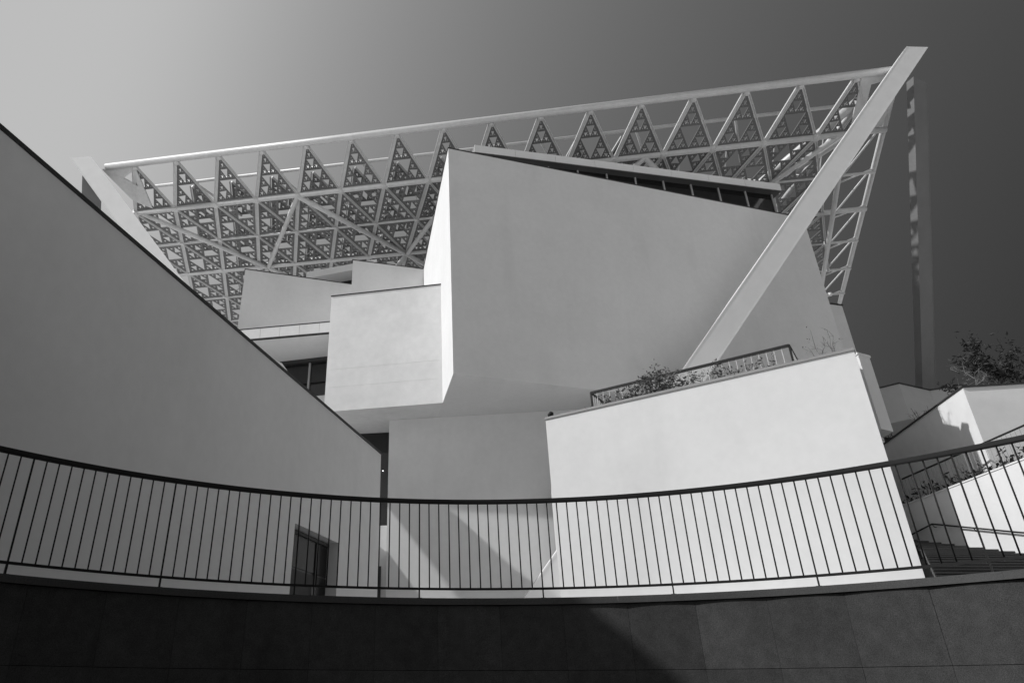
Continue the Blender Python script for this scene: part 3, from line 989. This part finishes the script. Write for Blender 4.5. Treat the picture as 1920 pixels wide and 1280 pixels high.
def shrub(label, base, h, spread, stems, leaves, leaf, seed, m='leaf', lean=(0, 0), cat='shrub', group=None, name='shrub', leaf_from=0.25, bark='bark'):
    rnd = random.Random(seed)
    t = thing(name, label, cat, group, loc=base)
    parts, tips = [], []
    for i in range(stems):
        a = 2 * math.pi * (i + rnd.random() * 0.6) / stems
        r = spread * rnd.uniform(0.35, 1.0)
        end = Vector((math.cos(a) * r + lean[0] * h, math.sin(a) * r + lean[1] * h, h * rnd.uniform(0.6, 1.0)))
        st = Vector((math.cos(a) * 0.05 * spread, math.sin(a) * 0.05 * spread, -0.05))
        pts = [st]
        for j in range(1, 6):
            q = st.lerp(end, j / 5)
            q += Vector((rnd.gauss(0, 1), rnd.gauss(0, 1), rnd.gauss(0, 0.4))) * h * 0.03
            pts.append(q)
        rad = [0.011 * h * (1 - 0.75 * j / 5) + 0.0025 for j in range(6)]
        parts.append(tube_data(pts, rad, 5))
        for j in range(2, 6):
            tips.append((pts[j], j / 5))
            for _ in range(2):
                q = pts[j] + Vector((rnd.gauss(0, 1), rnd.gauss(0, 1), rnd.uniform(0.0, 1.2))) * h * 0.10
                parts.append(tube_data([pts[j], pts[j].lerp(q, .5) + Vector((0, 0, h * .01)), q], [0.0045 * h + .001, .003 * h + .001, 0.0012], 4))
                tips.append((q, j / 5))
                tips.append((q, j / 5))
    V, F = merge(parts)
    mesh_obj('stem', V, F, M[bark], t)
    if leaves:
        cs = []
        tp = [q for q, s in tips if s >= leaf_from]
        for _ in range(leaves):
            c = rnd.choice(tp)
            cs.append(c + Vector((rnd.gauss(0, 1), rnd.gauss(0, 1), rnd.gauss(0, 1))) * h * 0.045)
        V, F = leaf_quads(cs, leaf, rnd)
        tag(mesh_obj('foliage', V, F, M[m], t), kind='stuff')
    return t


def tp(u, back=0.5):
    p = T0 + td * u - tn * back
    return (p.x, p.y, TZ - 0.1)


G = 'plants along the top of the white wall'
tl = [
    (0.75, 0.22, 0.10, 3, 14, 'tiny sprig nearest the floodlight on the white wall'),
    (1.15, 0.30, 0.12, 3, 24, 'small sprig between the floodlight and the railing end'),
    (1.75, 0.55, 0.22, 4, 60, 'low plant at the left end of the terrace railing'),
    (2.20, 0.60, 0.25, 5, 90, 'loose plant just right of the railing left post'),
    (2.65, 0.85, 0.34, 6, 190, 'bushy shrub at the left of the dense clump on the white wall'),
    (3.05, 1.05, 0.36, 6, 230, 'tallest shrub of the dense clump on the white wall'),
    (3.45, 0.85, 0.34, 6, 190, 'wide shrub at the right of the dense clump on the white wall'),
    (3.85, 0.72, 0.30, 5, 110, 'open plant left of where the diagonal column meets the wall'),
    (4.25, 0.62, 0.25, 4, 60, 'thin plant in front of the diagonal column'),
    (4.75, 0.85, 0.26, 4, 80, 'thin upright plant right of the diagonal column'),
    (5.15, 0.62, 0.24, 4, 46, 'sparse plant midway along the right half of the railing'),
    (5.55, 0.60, 0.22, 4, 34, 'sparse plant third from the right railing post'),
    (5.95, 0.60, 0.22, 3, 26, 'wispy plant next to the right railing post'),
]
for i, (u, h, s, st, lv, lab) in enumerate(tl):
    shrub(lab, tp(u, 0.45), h, s, st, int(lv * 1.7), 0.10, 20 + i, 'leaf_pale', group=G, name='terrace_plant', cat='plant', bark='twig')
shrub('bare twiggy plant near the right tip of the white wall', tp(7.05, 0.5), 0.95, 0.30, 4, 16, 0.06, 51, 'leaf_pale', group=G, name='terrace_plant', cat='plant', bark='twig')
shrub('taller leafless twig at the very right tip of the white wall', tp(7.4, 0.55), 1.15, 0.22, 3, 10, 0.05, 52, 'leaf_pale', group=G, name='terrace_plant', cat='plant', bark='twig')

# creeping plants in the planter beside the stairs
G2 = 'trailing plants in the stair planter'
for i in range(14):
    y = 16.4 - i * 0.5
    lab = ['farthest', 'second', 'third', 'fourth', 'fifth', 'sixth', 'seventh', 'eighth', 'ninth', 'tenth', 'eleventh', 'twelfth', 'thirteenth', 'nearest'][i]
    lab = ('%s dark trailing plant along the stair planter' % lab) if lab in ('farthest', 'nearest') else ('%s dark trailing plant from the far end of the stair planter' % lab)
    shrub(lab, (11.42, y, PWZ - 0.1), 0.26 + 0.10 * (i % 3) + i * 0.012, 0.30, 5, 60 + 5 * i, 0.11, 70 + i, 'leaf', group=G2, name='trailing_plant', cat='plant', leaf_from=0.1)


# small trees on the corner block
def small_tree(label, base, h, spread, seed, leaves, m='leaf', lean=(0, 0), bark='bark', leaf=0.13, limbs=7, r0=0.035):
    rnd = random.Random(seed)
    t = thing('rooftop_tree', label, 'tree', 'small trees on the corner block', loc=base)
    pts = []
    for j in range(7):
        s = j / 6
        pts.append(Vector((lean[0] * h * s + rnd.gauss(0, .02) * h * (j > 0), lean[1] * h * s + rnd.gauss(0, .02) * h * (j > 0), h * 0.92 * s)))
    parts = [tube_data(pts, [r0 * (1 - .8 * j / 6) for j in range(7)], 8)]
    tips = [pts[-1], pts[-2]]
    for i in range(limbs):
        s = rnd.uniform(0.25, 0.95)
        p = pts[0].lerp(pts[-1], s)
        k = min(5, int(s * 6)); p = pts[k].lerp(pts[k + 1], s * 6 - k)
        a = 2.4 * i + rnd.uniform(-.4, .4)
        ln = spread * (1.15 - 0.7 * s) * rnd.uniform(.7, 1.2)
        q = p + Vector((math.cos(a) * ln, math.sin(a) * ln, ln * rnd.uniform(.25, .9)))
        mid = p.lerp(q, .5) + Vector((0, 0, -.03 * h))
        parts.append(tube_data([p, mid, q], [r0 * .45 * (1.1 - s * .6), r0 * .3, r0 * .12], 6))
        for _ in range(4):
            w = p.lerp(q, rnd.uniform(.4, 1)) + Vector((rnd.gauss(0, 1), rnd.gauss(0, 1), rnd.gauss(.4, .8))) * ln * .35
            b = p.lerp(q, rnd.uniform(.4, 1))
            parts.append(tube_data([b, b.lerp(w, .5) + Vector((0, 0, .02)), w], [r0 * .2, r0 * .13, r0 * .06], 4))
            tips += [w, b.lerp(w, .6)]
        tips.append(q)
    V, F = merge(parts)
    mesh_obj('trunk', V, F, M[bark], t)
    if leaves:
        cs = []
        for _ in range(leaves):
            c = rnd.choice(tips)
            cs.append(c + Vector((rnd.gauss(0, 1), rnd.gauss(0, 1), rnd.gauss(0, .8))) * 0.055 * h)
        V, F = leaf_quads(cs, leaf, rnd, 0.4)
        tag(mesh_obj('crown', V, F, M[m], t), kind='stuff')
    return t


small_tree('dark dense small tree in the middle of the group on the corner block', (14.75, 16.6, CBZ), 2.5, 0.45, 5, 1000, lean=(0.02, 0), limbs=9)
small_tree('dark small tree with a bare lower trunk at the right picture edge', (15.55, 16.4, CBZ), 2.55, 0.50, 9, 380, lean=(-0.10, 0), limbs=8)
small_tree('low leafy dark shrub at the foot of the right rooftop tree', (15.75, 16.2, CBZ), 1.4, 0.45, 12, 300, limbs=7, leaf=.12)
small_tree('pale nearly leafless shrub left of the dark rooftop trees', (14.15, 16.4, CBZ), 1.8, 0.5, 15, 60, m='leaf_pale', bark='twig', limbs=12, r0=0.016, leaf=.07)
small_tree('low dark shrub at the left end of the rooftop group', (14.0, 16.7, CBZ), 1.2, 0.36, 18, 150, lean=(-0.12, 0), limbs=6, r0=0.02)
for i, (y, lab) in enumerate(((17.0, 'grassy tuft on the shaded block edge nearest the sunlit corner'), (18.6, 'middle grassy tuft on the shaded sloping block edge'), (20.2, 'grassy tuft farthest down the shaded block edge'))):
    shrub(lab, (13.0 + (y - 18.56) * .158 + .25, y, CBZ), 0.55, 0.35, 10, 20, 0.10, 130 + i, 'leaf', name='grass_tuft', cat='plant', group='tufts on the corner block edge')
print('objects', len(bpy.data.objects), 'drum panels', count)
